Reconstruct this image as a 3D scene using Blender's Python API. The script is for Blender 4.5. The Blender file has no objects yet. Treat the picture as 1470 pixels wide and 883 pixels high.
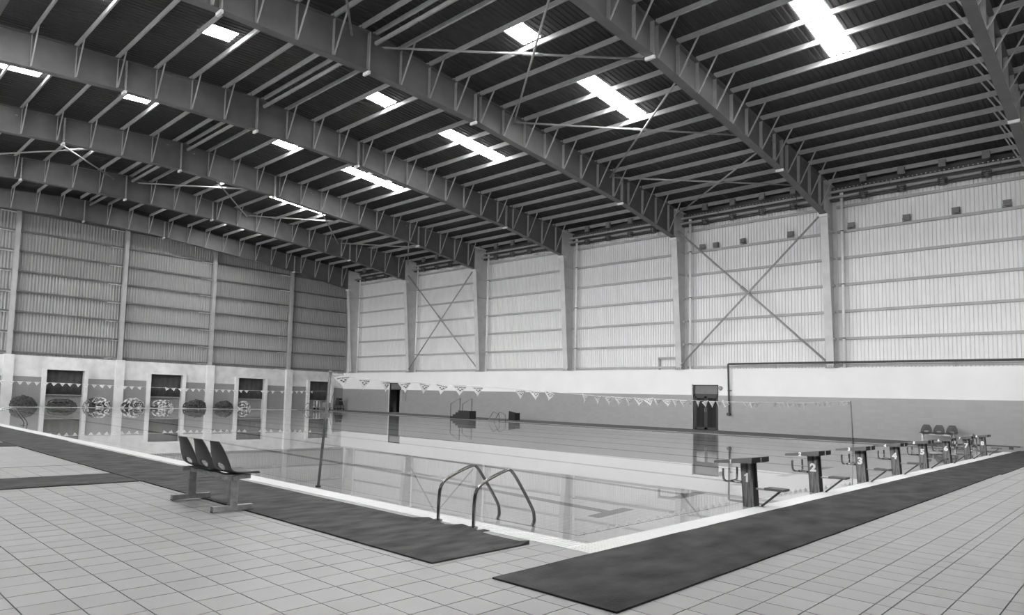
import bpy, bmesh, math, random
from mathutils import Vector, Matrix, noise as mnoise
random.seed(7)
S = bpy.context.scene
C = S.collection
PI = math.pi

# ------------------------------------------------------------------ camera, sky, light, exposure
cd = bpy.data.cameras.new('camera')
cam = bpy.data.objects.new('camera', cd); C.objects.link(cam)
YAW, PITCH, ROLL, FPX = math.radians(136.283), math.radians(4.540), math.radians(1.654), 980.864
fwd = Vector((math.cos(YAW)*math.cos(PITCH), math.sin(YAW)*math.cos(PITCH), math.sin(PITCH)))
rt = fwd.cross(Vector((0, 0, 1))).normalized(); up = rt.cross(fwd)
rt2 = rt*math.cos(ROLL) + up*math.sin(ROLL); up2 = up*math.cos(ROLL) - rt*math.sin(ROLL)
M = Matrix((rt2, up2, -fwd)).transposed().to_4x4()
M.translation = Vector((3.657, -5.458, 1.3))
cam.matrix_world = M
cd.sensor_fit = 'HORIZONTAL'; cd.sensor_width = 36.0
cd.lens = FPX/1470*36.0
cd.shift_x = (735-630.16)/1470; cd.shift_y = (493.365-441.5)/1470
cd.clip_start = 0.05; cd.clip_end = 400
S.camera = cam

world = bpy.data.worlds.new('sky'); S.world = world; world.use_nodes = True
bg = world.node_tree.nodes['Background']
bg.inputs[0].default_value = (1, 1, 1, 1); bg.inputs[1].default_value = 6.5      # even overcast sky
SKYLIGHT = 21.0                                                                  # glow of the translucent roof sheets
S.view_settings.view_transform = 'Standard'; S.view_settings.look = 'None'
S.view_settings.gamma = 1.0; S.view_settings.use_curve_mapping = False
S.view_settings.exposure = 1.12
S.cycles.max_bounces = 10; S.cycles.diffuse_bounces = 6; S.cycles.sample_clamp_indirect = 25.0
S.cycles.use_denoising = True
# portal: tells the renderer where daylight comes in (an unseen open band added behind the camera)
pl = bpy.data.lights.new('added_opening_portal', 'AREA'); pl.shape = 'RECTANGLE'; pl.size = 62.0; pl.size_y = 5.0
pl.cycles.is_portal = True
po = bpy.data.objects.new('added_opening_portal', pl); C.objects.link(po)
po.location = (-15.0, -14.7, 6.9); po.rotation_euler = (PI/2, 0, 0)

# ------------------------------------------------------------------ materials
MATS = {}
def mat(name, v, rough=0.6, metal=0.0, var=0.08, scale=6.0, bump=0.0, stretch=(1, 1, 1), spec=0.5, bscale=None, v2=None):
    if name in MATS: return MATS[name]
    m = bpy.data.materials.new(name); m.use_nodes = True
    n = m.node_tree.nodes; l = m.node_tree.links; b = n['Principled BSDF']
    b.inputs['Roughness'].default_value = rough; b.inputs['Metallic'].default_value = metal
    b.inputs['Specular IOR Level'].default_value = spec
    tc = n.new('ShaderNodeTexCoord'); mp = n.new('ShaderNodeMapping'); mp.inputs['Scale'].default_value = stretch
    l.new(tc.outputs['Object'], mp.inputs[0])
    nz = n.new('ShaderNodeTexNoise'); nz.inputs['Scale'].default_value = scale; nz.inputs['Detail'].default_value = 5
    l.new(mp.outputs[0], nz.inputs[0])
    rp = n.new('ShaderNodeValToRGB'); rp.color_ramp.elements[0].position = 0.32; rp.color_ramp.elements[1].position = 0.68
    lo = v*(1-var); hi = min(1, v*(1+var)) if v2 is None else v2
    rp.color_ramp.elements[0].color = (lo, lo, lo, 1); rp.color_ramp.elements[1].color = (hi, hi, hi, 1)
    l.new(nz.outputs[0], rp.inputs[0]); l.new(rp.outputs[0], b.inputs['Base Color'])
    if bump:
        nb = nz
        if bscale:
            nb = n.new('ShaderNodeTexNoise'); nb.inputs['Scale'].default_value = bscale; l.new(mp.outputs[0], nb.inputs[0])
        bp = n.new('ShaderNodeBump'); bp.inputs['Strength'].default_value = bump; bp.inputs['Distance'].default_value = 0.01
        l.new(nb.outputs[0], bp.inputs['Height']); l.new(bp.outputs[0], b.inputs['Normal'])
    MATS[name] = m
    return m

def grid_mat(name, v, pu, pv, ou, ov, axis, joint, jv, rough=0.35, var=0.07, cellvar=0.06):
    """surface with a fine joint grid and a slightly different shade from tile to tile; axis = the two world axes of the grid"""
    m = bpy.data.materials.new(name); m.use_nodes = True
    n = m.node_tree.nodes; l = m.node_tree.links; b = n['Principled BSDF']; b.inputs['Roughness'].default_value = rough
    g = n.new('ShaderNodeNewGeometry'); sp = n.new('ShaderNodeSeparateXYZ'); l.new(g.outputs['Position'], sp.inputs[0])
    def mth(op, a, bb=None):
        x = n.new('ShaderNodeMath'); x.operation = op
        for k, q in enumerate((a, bb)):
            if q is None: continue
            if isinstance(q, (int, float)): x.inputs[k].default_value = q
            else: l.new(q, x.inputs[k])
        return x.outputs[0]
    cells = []; edges = []
    for ax, p, o in ((axis[0], pu, ou), (axis[1], pv, ov)):
        q = mth('DIVIDE', mth('SUBTRACT', sp.outputs[ax], o), p)
        cells.append(mth('FLOOR', q)); f = mth('FRACT', q)
        edges.append(mth('MULTIPLY', mth('MINIMUM', f, mth('SUBTRACT', 1.0, f)), p))
    d = mth('MINIMUM', edges[0], edges[1])
    jm = mth('LESS_THAN', d, joint/2) if joint > 0 else None
    cv = n.new('ShaderNodeCombineXYZ'); l.new(cells[0], cv.inputs[0]); l.new(cells[1], cv.inputs[1])
    wn = n.new('ShaderNodeTexWhiteNoise'); wn.noise_dimensions = '2D'; l.new(cv.outputs[0], wn.inputs[0])
    nz = n.new('ShaderNodeTexNoise'); nz.inputs['Scale'].default_value = 1.7; nz.inputs['Detail'].default_value = 6
    l.new(g.outputs['Position'], nz.inputs[0])
    t = mth('ADD', v*(1-cellvar/2-var/2), mth('MULTIPLY', wn.outputs[0], v*cellvar))
    t = mth('ADD', t, mth('MULTIPLY', nz.outputs[0], v*var))
    cc = n.new('ShaderNodeCombineXYZ')
    if jm is not None:
        mx = n.new('ShaderNodeMix'); l.new(jm, mx.inputs[0]); l.new(t, mx.inputs[2]); mx.inputs[3].default_value = jv
        t = mx.outputs[0]
    for k in range(3): l.new(t, cc.inputs[k])
    l.new(cc.outputs[0], b.inputs['Base Color'])
    MATS[name] = m
    return m

steel = mat('painted steel', .125, .55, var=.13, scale=1.3)
steel_l = mat('galvanised steel', .34, .5, var=.1, scale=3)
purlin_m = mat('galvanised purlin', .36, .5, var=.1, scale=3)
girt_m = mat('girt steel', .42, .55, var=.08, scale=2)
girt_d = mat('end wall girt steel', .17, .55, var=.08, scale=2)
white_plate = mat('white primed plate', .75, .6)
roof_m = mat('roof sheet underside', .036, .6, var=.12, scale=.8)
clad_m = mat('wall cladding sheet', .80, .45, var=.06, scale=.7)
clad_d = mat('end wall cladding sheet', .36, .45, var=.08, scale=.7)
plaster = mat('white wall plaster', .88, .75, var=.025, scale=.8)
plaster_g = mat('off white weathered plaster', .66, .8, var=.14, scale=1.6)
conc_l = mat('pale concrete', .72, .75, var=.07, scale=2)
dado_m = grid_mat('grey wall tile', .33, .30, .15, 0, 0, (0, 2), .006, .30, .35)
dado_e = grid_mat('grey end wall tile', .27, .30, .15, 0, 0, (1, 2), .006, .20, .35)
tile_m = grid_mat('deck tile', .40, .2555, .2895, .011, -.03, (0, 1), 0, 0, .38, var=.16, cellvar=.10)
deck_m = grid_mat('deck tile field', .40, .2555, .2895, .011, -.03, (0, 1), .006, .2, .38, var=.16, cellvar=.10)
grout_m = mat('grout bed', .07, .9)
pool_m = grid_mat('pool mosaic floor', .57, .125, .25, 0, 0, (0, 1), .012, .42, .4)
pool_wx = grid_mat('pool mosaic wall along', .80, .25, .25, 0, 0, (0, 2), .012, .42, .4)
pool_wy = grid_mat('pool mosaic wall across', .80, .25, .25, 0, 0, (1, 2), .012, .42, .4)
line_m = mat('dark pool line tile', .05, .4)
rim_m = mat('pool rim tile', .62, .4, var=.06)
grate_m = mat('white plastic grating', .88, .5, var=.03)
carpet_m = mat('dark ribbed carpet', .05, .95, var=.25, scale=4.0, bump=.6, bscale=70, v2=.105, stretch=(1.6, .6, 1))
carpet_b = mat('worn dark carpet', .030, .95, var=.3, scale=3.5, bump=.6, bscale=70, v2=.075, stretch=(1, .5, 1))
rubber = mat('black rubber', .02, .7)
chrome = mat('polished stainless tube', .33, .16, 1.0, var=.02)
chair_p = mat('dark moulded plastic', .07, .42, var=.05)
film_m = mat('steel leg in crumpled film', .5, .30, .5, var=.2, scale=14, bump=.6, bscale=28)
post_m = mat('streaked dark post', .06, .6, var=.5, scale=7, stretch=(7, 7, .6), bump=.2, v2=.27)
board_m = mat('grey block board', .13, .6, var=.15, scale=5)
dark_m = mat('matt black', .018, .6)
dark2 = mat('dark grey metal', .06, .5)
num_m = mat('white paint', .92, .6, var=.01)
ink_m = mat('black ink', .02, .6, var=.01)
flag_m = mat('white flag vinyl', .9, .5, var=.02)
rope_m = mat('white line', .85, .7, var=.02)
pole_m = mat('dark pole', .2, .35, .6, var=.2, scale=9)
pipe_l = mat('pale downpipe', .86, .45, var=.04)
pipe_d = mat('dark painted pipe', .055, .5, var=.1)
curtain_m = mat('dark shutter cloth', .065, .85, var=.25, scale=2.2, bump=.3, bscale=3)
panel_m = mat('grey recess panel', .27, .7, var=.1)
door_f = mat('dark door frame', .025, .45)
door_g = mat('grey door panel', .17, .5)
jamb_m = mat('grey jamb', .35, .6)
lane_d = mat('dark lane rope', .02, .5, var=.5, scale=9, v2=.09)
lane_w = mat('pale lane rope', .10, .5, var=.9, scale=6, v2=.85)
box_m = mat('small grey housing', .20, .55)
bolt_m = mat('bolt', .3, .4, .5)

def emis(name, s):
    m = bpy.data.materials.new(name); m.use_nodes = True
    n = m.node_tree.nodes; b = n['Principled BSDF']
    b.inputs['Base Color'].default_value = (.8, .8, .8, 1); b.inputs['Roughness'].default_value = .6
    b.inputs['Emission Color'].default_value = (1, 1, 1, 1); b.inputs['Emission Strength'].default_value = s
    return m
sky_m = emis('daylit translucent sheet', SKYLIGHT)

wm = bpy.data.materials.new('pool water'); wm.use_nodes = True
n_, l_ = wm.node_tree.nodes, wm.node_tree.links
n_.remove(n_['Principled BSDF'])
gl = n_.new('ShaderNodeBsdfGlass'); gl.inputs['Roughness'].default_value = 0.0; gl.inputs['IOR'].default_value = 1.333
wz = n_.new('ShaderNodeTexNoise'); wz.inputs['Scale'].default_value = .9; wz.inputs['Detail'].default_value = 2
wg = n_.new('ShaderNodeNewGeometry'); l_.new(wg.outputs['Position'], wz.inputs[0])
wb = n_.new('ShaderNodeBump'); wb.inputs['Strength'].default_value = .012; wb.inputs['Distance'].default_value = .02
l_.new(wz.outputs[0], wb.inputs['Height']); l_.new(wb.outputs[0], gl.inputs['Normal'])
l_.new(gl.outputs[0], n_['Material Output'].inputs[0])

glass_m = bpy.data.materials.new('dark door glass'); glass_m.use_nodes = True
b_ = glass_m.node_tree.nodes['Principled BSDF']
b_.inputs['Base Color'].default_value = (.3, .3, .3, 1); b_.inputs['Roughness'].default_value = .05
b_.inputs['Transmission Weight'].default_value = .9; b_.inputs['IOR'].default_value = 1.3

# ------------------------------------------------------------------ mesh helpers
class MB:
    def __init__(s): s.v = []; s.f = []; s.sm = []
    def add(s, vs, fs, smooth=False):
        k = len(s.v); s.v += [tuple(v) for v in vs]
        for f in fs: s.f.append([k+i for i in f]); s.sm.append(smooth)
        return s
    def box(s, x0, x1, y0, y1, z0, z1):
        vs = [(x, y, z) for x in (x0, x1) for y in (y0, y1) for z in (z0, z1)]
        return s.add(vs, [(0, 1, 3, 2), (4, 6, 7, 5), (0, 4, 5, 1), (2, 3, 7, 6), (0, 2, 6, 4), (1, 5, 7, 3)])
    def bar(s, a, b, w, h=None, upv=(0, 0, 1)):
        a, b = Vector(a), Vector(b); h = h or w
        d = (b-a).normalized(); u = Vector(upv)
        if abs(d.dot(u)) > .97: u = Vector((1, 0, 0))
        r = d.cross(u).normalized(); u = r.cross(d)
        vs = [p + r*(sx*w/2) + u*(sz*h/2) for p in (a, b) for sx in (-1, 1) for sz in (-1, 1)]
        return s.add(vs, [(0, 1, 3, 2), (4, 6, 7, 5), (0, 4, 5, 1), (2, 3, 7, 6), (0, 2, 6, 4), (1, 5, 7, 3)])
    def tube(s, pts, r, n=8, closed=False, caps=True):
        pts = [Vector(p) for p in pts]; N = len(pts); rings = []
        pu = None
        for i, p in enumerate(pts):
            if closed: t = pts[(i+1) % N]-pts[i-1]
            else: t = pts[min(i+1, N-1)]-pts[max(i-1, 0)]
            t.normalize()
            u = pu if pu else (Vector((0, 0, 1)) if abs(t.z) < .9 else Vector((1, 0, 0)))
            u = (u-t*u.dot(t)).normalized(); pu = u; w = t.cross(u)
            rr = r[i] if isinstance(r, (list, tuple)) else r
            rings.append([p+(u*math.cos(2*PI*k/n)+w*math.sin(2*PI*k/n))*rr for k in range(n)])
        vs = [v for g in rings for v in g]; fs = []
        for i in range(N if closed else N-1):
            a, b = i*n, ((i+1) % N)*n
            for k in range(n): fs.append((a+k, a+(k+1) % n, b+(k+1) % n, b+k))
        s.add(vs, fs, True)
        if caps and not closed:
            k = len(s.v)-len(vs)
            s.f.append([k+i for i in range(n)][::-1]); s.sm.append(False)
            s.f.append([k+(N-1)*n+i for i in range(n)]); s.sm.append(False)
        return s
    def prism(s, prof, axis, a, b):
        """closed 2-D profile swept along a world axis (0: profile is y,z  1: x,z  2: x,y)"""
        n = len(prof); vs = []
        for t in (a, b):
            for p, q in prof:
                vs.append((t, p, q) if axis == 0 else (p, t, q) if axis == 1 else (p, q, t))
        fs = [[(i+1) % n, i, n+i, n+(i+1) % n] for i in range(n)] + [list(range(n)), list(range(2*n-1, n-1, -1))]
        return s.add(vs, fs)
    def mesh(s, name, m):
        me = bpy.data.meshes.new(name); me.from_pydata(s.v, [], s.f); me.validate()
        for p, q in zip(me.polygons, s.sm): p.use_smooth = q
        bm = bmesh.new(); bm.from_mesh(me); bmesh.ops.recalc_face_normals(bm, faces=bm.faces); bm.to_mesh(me); bm.free()
        me.materials.append(m)
        return me
    def build(s, name, m, parent=None, loc=None, rot=None):
        return link(name, s.mesh(name, m), parent, loc, rot)
def link(name, me, parent=None, loc=None, rot=None):
    o = bpy.data.objects.new(name, me); C.objects.link(o)
    if parent: o.parent = parent
    if loc: o.location = loc
    if rot: o.rotation_euler = rot
    return o
def thing(name, label, cat, loc=(0, 0, 0), group=None, rz=0.0):
    o = bpy.data.objects.new(name, None); C.objects.link(o); o.location = loc; o.rotation_euler = (0, 0, rz)
    o.empty_display_size = .2
    return tag(o, label, cat, group)
def tag(o, label, cat, group=None):
    o['label'] = label; o['category'] = cat
    if group: o['group'] = group
    return o
def struct(o): o['kind'] = 'structure'; return o
def stuff(o): o['kind'] = 'stuff'; return o
def dup(root, loc, label=None, rz=None):
    r = root.copy(); C.objects.link(r); r.location = loc
    if rz is not None: r.rotation_euler = (0, 0, rz)
    if label: r['label'] = label
    for ch in list(root.children):
        c = ch.copy(); C.objects.link(c); c.parent = r
        for g in list(ch.children):
            d = g.copy(); C.objects.link(d); d.parent = c
    return r
def smooth_path(pts, k=4):
    """rounds the corners of a polyline (Chaikin)"""
    pts = [Vector(p) for p in pts]
    for _ in range(k):
        q = [pts[0]]
        for a, b in zip(pts, pts[1:]): q += [a*.75+b*.25, a*.25+b*.75]
        q.append(pts[-1]); pts = q
    return pts
def text_mesh(txt, size, m, bold=0.0, name='lettering'):
    cu = bpy.data.curves.new('t', 'FONT'); cu.body = txt; cu.size = size; cu.align_x = 'CENTER'; cu.align_y = 'CENTER'
    cu.offset = bold; cu.extrude = .0015; cu.resolution_u = 3
    o = bpy.data.objects.new('t', cu); C.objects.link(o)
    dg = bpy.context.evaluated_depsgraph_get()
    me = bpy.data.meshes.new_from_object(o.evaluated_get(dg)); me.name = name
    bpy.data.objects.remove(o); me.materials.clear(); me.materials.append(m)
    return me
def one_mesh(size, m):
    b = MB(); k = size
    prof = [(-.07, -.36), (.09, -.36), (.09, .36), (-.03, .36), (-.07, .27), (-.20, .20), (-.20, .09), (-.07, .14)]
    vs = [(x*k, y*k, z) for z in (-.0015, .0015) for x, y in prof]; n = len(prof)
    b.add(vs, [list(range(n))[::-1], list(range(n, 2*n))]+[(i, (i+1) % n, n+(i+1) % n, n+i) for i in range(n)])
    return b.mesh('number', m)
def digit_mesh(txt, size, bold): return one_mesh(size, num_m) if txt == '1' else text_mesh(txt, size, num_m, bold, 'number')
ORD = 'first second third fourth fifth sixth seventh eighth ninth tenth'.split()

# ------------------------------------------------------------------ dimensions
YW, XW = 30.7, -46.4            # inner faces of the long tiled wall and of the end wall
YN, XE = -14.8, 16.1            # the sides behind the camera
YR = 8.2                        # ridge
WT = 3.27                       # top of the masonry walls
PX, PY = -45.1, 25.2            # pool: x from PX to 0, y from 0 to PY
FR = [-45.2 + 7.65*i for i in range(8)]
def ztop(y): return 13.76 - .068*abs(y-YR)          # top of the rafters
def zroof(y): return 13.98 - .068*abs(y-YR)         # underside of the sheets
def zbot(y):
    d = abs(y-YR)
    P = [(0, 12.37), (5.35, 12.25), (16.2, 11.39), (21.75, 10.62), (24, 10.4)]
    for (a, za), (b, zb) in zip(P, P[1:]):
        if d <= b: return za + (zb-za)*(d-a)/(b-a)
    return 10.4

# ------------------------------------------------------------------ floor, deck tiles
TX, TY, OX, OY = .2555, .2895, .011, -.03
fl = MB()
fl.box(-47.0, 16.4, YN-.3, -.31, -.6, -.010)
fl.box(.285, 16.4, -.31, YW+.6, -.6, -.010)
fl.box(-47.0, .285, PY+.0, YW+.6, -.6, -.010)
fl.box(-47.0, PX, -.31, PY, -.6, -.010)
floor = struct(fl.build('floor', grout_m))
NEARX, NEARY0, NEARY1 = -9.0, -8.0, 16.0
fd = MB()
def deckbox(m, x0, x1, y0, y1): m.box(x0, x1, y0, y1, -.05, 0.0)
deckbox(fd, -47.0, NEARX, YN-.3, -.31); deckbox(fd, NEARX, 16.4, YN-.3, NEARY0)
deckbox(fd, 8.0, 16.4, NEARY0, YW+.6); deckbox(fd, .285, 8.0, NEARY1, YW+.6)
deckbox(fd, -47.0, .285, PY+.32, YW+.6); deckbox(fd, -47.0, PX-.3, -.31, PY+.32)
fdo = fd.build('tile_field', deck_m, floor)
cells = []
camxy = Vector((3.657, -5.458))
x_lines = [OX+TX*i for i in range(-36, 34)]
for i in range(-35, 32):
    for j in range(-28, 56):
        x0, x1 = OX+TX*i, OX+TX*(i+1); y0, y1 = OY+TY*j, OY+TY*(j+1)
        if i == 9: x1 = x0+.095
        elif i > 9: x0 -= TX-.095; x1 -= TX-.095
        if y0 > -.32 and x0 < .20: continue
        if x1 < NEARX or y0 < NEARY0 or y1 > NEARY1 or x1 > 8.0: continue
        x0 = max(x0, NEARX); y0 = max(y0, NEARY0); y1 = min(y1, NEARY1); x1 = min(x1, 8.0)
        if j >= 0 or y1 > -.3: x0 = max(x0, .285)
        if x0 < .285: y1 = min(y1, -.31)
        if x1-x0 < .03 or y1-y0 < .03: continue
        c = Vector(((x0+x1)/2, (y0+y1)/2)); d = c-camxy
        ca = math.atan2(d.y, d.x)-YAW
        ang = math.atan2(math.sin(ca), math.cos(ca))
        inview = -.74 < ang < .62 and d.length > 2.3
        cells.append((0 if inview and not ((c.y < -.5 and c.y > -1.65 and c.x < -.33) or (.3 < c.x < 1.28 and c.y > -1.6)) else 1, d.length, x0, x1, y0, y1))
cells.sort()
g_ = .004
one = MB().box(-.5, .5, -.5, .5, -.02, 0).mesh('tile', tile_m)
rest = MB()
for k, (q, d, x0, x1, y0, y1) in enumerate(cells):
    dz = random.uniform(-.0006, .0006)
    if k < 300:
        o = link('tile', one, floor, ((x0+x1)/2, (y0+y1)/2, dz)); o.scale = (x1-x0-2*g_, y1-y0-2*g_, 1)
    else: rest.box(x0+g_, x1-g_, y0+g_, y1-g_, -.02, dz)
stuff(rest.build('tile', tile_m, floor))

# ------------------------------------------------------------------ pool
RIM = .32
pb = MB()
D = 2.25
pool = thing('swimming_pool', 'long tiled swimming pool full of still reflecting water in the middle of the hall', 'pool', (0, 0, 0))
pb.box(PX+RIM, -RIM, RIM, PY-RIM, -D-.3, -D)
fo = pb.build('basin_floor', pool_m, pool)
for a, b in ((0, RIM), (PY-RIM, PY)): MB().box(PX, 0, a, b, -D-.3, -.035).build('basin_wall', pool_wx, pool)
for a, b in ((PX, PX+RIM), (-RIM, 0)): MB().box(a, b, RIM, PY-RIM, -D-.3, -.035).build('basin_wall', pool_wy, pool)
for (x0, x1, y0, y1) in ((PX, 0, 0, RIM), (PX, 0, PY-RIM, PY), (PX, PX+RIM, RIM, PY-RIM), (-RIM, 0, RIM, PY-RIM)):
    MB().box(x0, x1, y0, y1, -.036, -.022).build('rim_ledge', rim_m, pool)
e = MB()
e.box(PX+RIM, -RIM, RIM-.012, RIM+.006, -.10, -.0215); e.box(-RIM-.006, -RIM+.012, RIM, PY-RIM, -.10, -.0215)
e.box(PX+RIM, -RIM, PY-RIM-.006, PY-RIM+.012, -.10, -.0215); e.box(PX+RIM-.012, PX+RIM+.006, RIM, PY-RIM, -.10, -.0215)
e.build('rim_edge_line', line_m, pool)
BY = [3.93, 6.47, 8.97, 11.38, 13.85, 16.45, 19.22, 21.9]       # starting blocks, one per lane
for y in BY:
    ln = MB().box(PX+2.1, -2.1, y-.11, y+.11, -D, -D+.004); ln.box(-2.3, -2.1, y-.5, y+.5, -D, -D+.004)
    ln.box(PX+2.1, PX+2.3, y-.5, y+.5, -D, -D+.004)
    ln.build('lane_line', line_m, pool)
wt = MB(); wt.add([(PX, 0, -.012), (0, 0, -.012), (0, PY, -.012), (PX, PY, -.012)], [(0, 1, 2, 3)])
wme = bpy.data.meshes.new('water'); wme.from_pydata(wt.v, [], wt.f); wme.materials.append(wm)
wo = stuff(link('water', wme)); tag(wo, 'still clear water filling the swimming pool to the deck edge', 'water')

def grating(name, x0, x1, y0, y1, alongx, label, gm=None):
    gm = gm or grate_m
    t = thing(name, label, 'drain grating', (0, 0, 0))
    MB().box(x0, x1, y0, y1, -.1, -.03).build('channel', rim_m, t)
    b = MB(); p = .05
    if alongx:
        n = int((x1-x0)/p)
        for i in range(n): b.box(x0+i*p+.006, x0+(i+1)*p-.006, y0+.012, y1-.012, -.03, 0)
    else:
        n = int((y1-y0)/p)
        for i in range(n): b.box(x0+.012, x1-.012, y0+i*p+.006, y0+(i+1)*p-.006, -.03, 0)
    stuff(b.build('grating_bar', gm, t))
    r = MB()
    if alongx: r.box(x0, x1, y0, y0+.011, -.03, .001); r.box(x0, x1, y1-.011, y1, -.03, .001)
    else: r.box(x0, x0+.011, y0, y1, -.03, .001); r.box(x1-.011, x1, y0, y1, -.03, .001)
    r.build('edge_strip', gm, t)
grating('overflow_grating', PX, 0, -.31, 0, True, 'white slatted overflow grating beside the dark carpet and the chair bench')
grating('overflow_grating', 0, .285, -.31, PY, False, 'white slatted overflow grating between the starting blocks and the wide dark carpet')
grating('overflow_grating', PX, 0, PY, PY+.32, True, 'grey slatted overflow grating along the deck below the long tiled wall', mat('grey grating', .13, .5))
grating('overflow_grating', PX-.3, PX, -.31, PY+.32, False, 'white slatted overflow grating along the end wall with the rope heaps')

# ------------------------------------------------------------------ carpets
def carpet(label, x0, x1, y0, y1, m, bumps=(), nx=None, ny=None, zc=.014, curl=None, group=None):
    nx = nx or max(2, int((x1-x0)/.12)); ny = ny or max(2, int((y1-y0)/.12))
    nx, ny = min(nx, 140), min(ny, 140)
    b = MB(); vs = []; 
    def Z(x, y):
        z = zc + .002*mnoise.noise((x*2.1, y*2.1, 3.1))
        for bx, by, h, r in bumps: z += h*math.exp(-((x-bx)**2+(y-by)**2*3)/r**2)
        if curl and abs(x-curl[0]) < .06 and abs(y-curl[1]) < .05: z += .025
        return z
    for i in range(nx+1):
        for j in range(ny+1):
            x = x0+(x1-x0)*i/nx; y = y0+(y1-y0)*j/ny
            wx = .006*mnoise.noise((y*1.3, 0, x0)) if i in (0, nx) else 0
            wy = .006*mnoise.noise((x*1.3, 5, y0)) if j in (0, ny) else 0
            vs.append((x+wx, y+wy, Z(x, y)))
    k = ny+1; fs = [(i*k+j, (i+1)*k+j, (i+1)*k+j+1, i*k+j+1) for i in range(nx) for j in range(ny)]
    rim = [i*k for i in range(nx+1)] + [nx*k+j for j in range(1, k)] + [i*k+ny for i in range(nx-1, -1, -1)] + [j for j in range(ny-1, 0, -1)]
    nb = len(vs); low = [(vs[r][0], vs[r][1], .001) for r in rim]
    L = len(rim); fs += [(rim[i], nb+i, nb+(i+1) % L, rim[(i+1) % L]) for i in range(L)]
    b.add(vs+low, fs)
    return tag(b.build('carpet', m), label, 'carpet', group)
carpet('dark pool side carpet ending in front of the nearest chrome ladder', -6.25, -.30, -1.68, -.47, carpet_m,
       [(-1.635, -.44, .045, .16), (-1.123, -.47, .045, .16)], curl=(-.30, -.47))
carpet('dark pool side carpet lying between the two cross strips', -14.35, -6.27, -1.70, -.46, carpet_m)
carpet('dark pool side carpet running on beyond the second cross strip', -31.0, -14.37, -1.70, -.40, carpet_m)
carpet('dark carpet strip leading off the pool side next to the chair bench', -7.40, -6.30, -9.5, -1.72, carpet_m)
carpet('dark carpet strip leading off the pool side beyond the pale tiled bay', -14.4, -13.3, -9.5, -1.72, carpet_m)
carpet('wide worn dark carpet in front of starting blocks one to five', .285, 1.31, -1.63, 13.6, carpet_b)
carpet('wide worn dark carpet continuing past starting blocks six to eight', .29, 1.36, 13.62, 26.5, carpet_b)
carpet('long dark carpet on the far deck below the tiled wall', -44.5, -1.8, 26.2, 30.3, mat('faded grey carpet', .12, .95, var=.2, scale=2), nx=100, ny=12)
dr = MB().box(-1.03, -.95, -.40, -.28, -.02, .004)
tag(dr.build('floor_drain', rubber), 'small dark floor drain beside the nearest chrome ladder', 'drain')

# ------------------------------------------------------------------ walls: masonry
D1 = (-13.83, -12.43, 2.42); D2 = (-39.87, -38.42, 2.42)
wr = MB()
xs = [XW-.6, D2[0], D2[1], D1[0], D1[1], XE]
for i in (0, 2, 4): wr.box(xs[i], xs[i+1], YW, YW+.75, -.2, WT)
wr.box(D2[0], D2[1], YW, YW+.75, D2[2], WT); wr.box(D1[0], D1[1], YW, YW+.75, D1[2], WT)
wall_r = struct(wr.build('wall_right', plaster))
dz = MB()
for i in (0, 2, 4): dz.box(xs[i] if i else XW, xs[i+1], YW-.018, YW, 0, 1.86)
dz.build('tile_dado', dado_m, wall_r)
MB().box(XW, XE, YW-.012, YW, WT-.42, WT).build('ring_beam', plaster, wall_r)

PIL = [4.75, 11.5, 18.15, 25.05]
WIN = [(6.95, 9.22), (13.68, 16.0), (20.5, 22.8), (27.1, 29.3)]     # clear openings in the end wall
for yy in (-1.9, -8.6): PIL.append(yy)
WIN2 = WIN + [(.2, 2.5), (-6.5, -4.2)]
wl = MB(); ycuts = sorted(WIN2); ya = YN-.3
for a, b in ycuts:
    wl.box(XW-.6, XW, ya, a, -.2, WT); wl.box(XW-.6, XW, a, b, 2.42, WT); wl.box(XW-.6, XW-.35, a, b, -.2, 2.42); ya = b
wl.box(XW-.6, XW, ya, YW, -.2, WT)
wall_l = struct(wl.build('wall_left', plaster_g))
dl = MB(); ya = YN-.3
for a, b in ycuts: dl.box(XW, XW+.018, ya, a, 0, 1.92); ya = b
dl.box(XW, XW+.018, ya, YW-.02, 0, 1.92)
dl.build('tile_dado', dado_e, wall_l)
for y in PIL: MB().box(XW, XW+.26, y-.29, y+.29, 0, WT+.02).build('pilaster', conc_l, wall_l)
for k, (a, b) in enumerate(WIN2):
    w = bpy.data.objects.new(f'window_{k+1}', None); C.objects.link(w); w.location = (XW, (a+b)/2, 0); struct(w)
    h = (b-a)/2
    for s in (-1, 1): MB().box(-.02, .24, min(s*h, s*(h+.25)), max(s*h, s*(h+.25)), 0, 2.53).build('jamb', conc_l, w)
    MB().box(-.02, .24, -h, h, 2.42, 2.53).build('head', conc_l, w)
    MB().box(-.33, -.22, -h, h, 0, .74).build('recess_panel', panel_m, w)
    cu = MB(); N = 40; vs = []
    for i in range(N+1):
        y = -h+.03+(2*h-.06)*i/N
        for z in (.80, 1.6, 2.42):
            vs.append((-.10+.018*math.sin(i*.9+k)+.012*mnoise.noise((y*2, z, k)), y, z))
    cu.add(vs, [(i*3+j, (i+1)*3+j, (i+1)*3+j+1, i*3+j+1) for i in range(N) for j in range(2)], True)
    o = cu.build('shutter_cloth', curtain_m, w)
    md = o.modifiers.new('thick', 'SOLIDIFY'); md.thickness = .01
    MB().box(-.14, -.04, -h+.02, h-.02, .74, .80).build('bottom_bar', steel_l, w)

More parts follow.
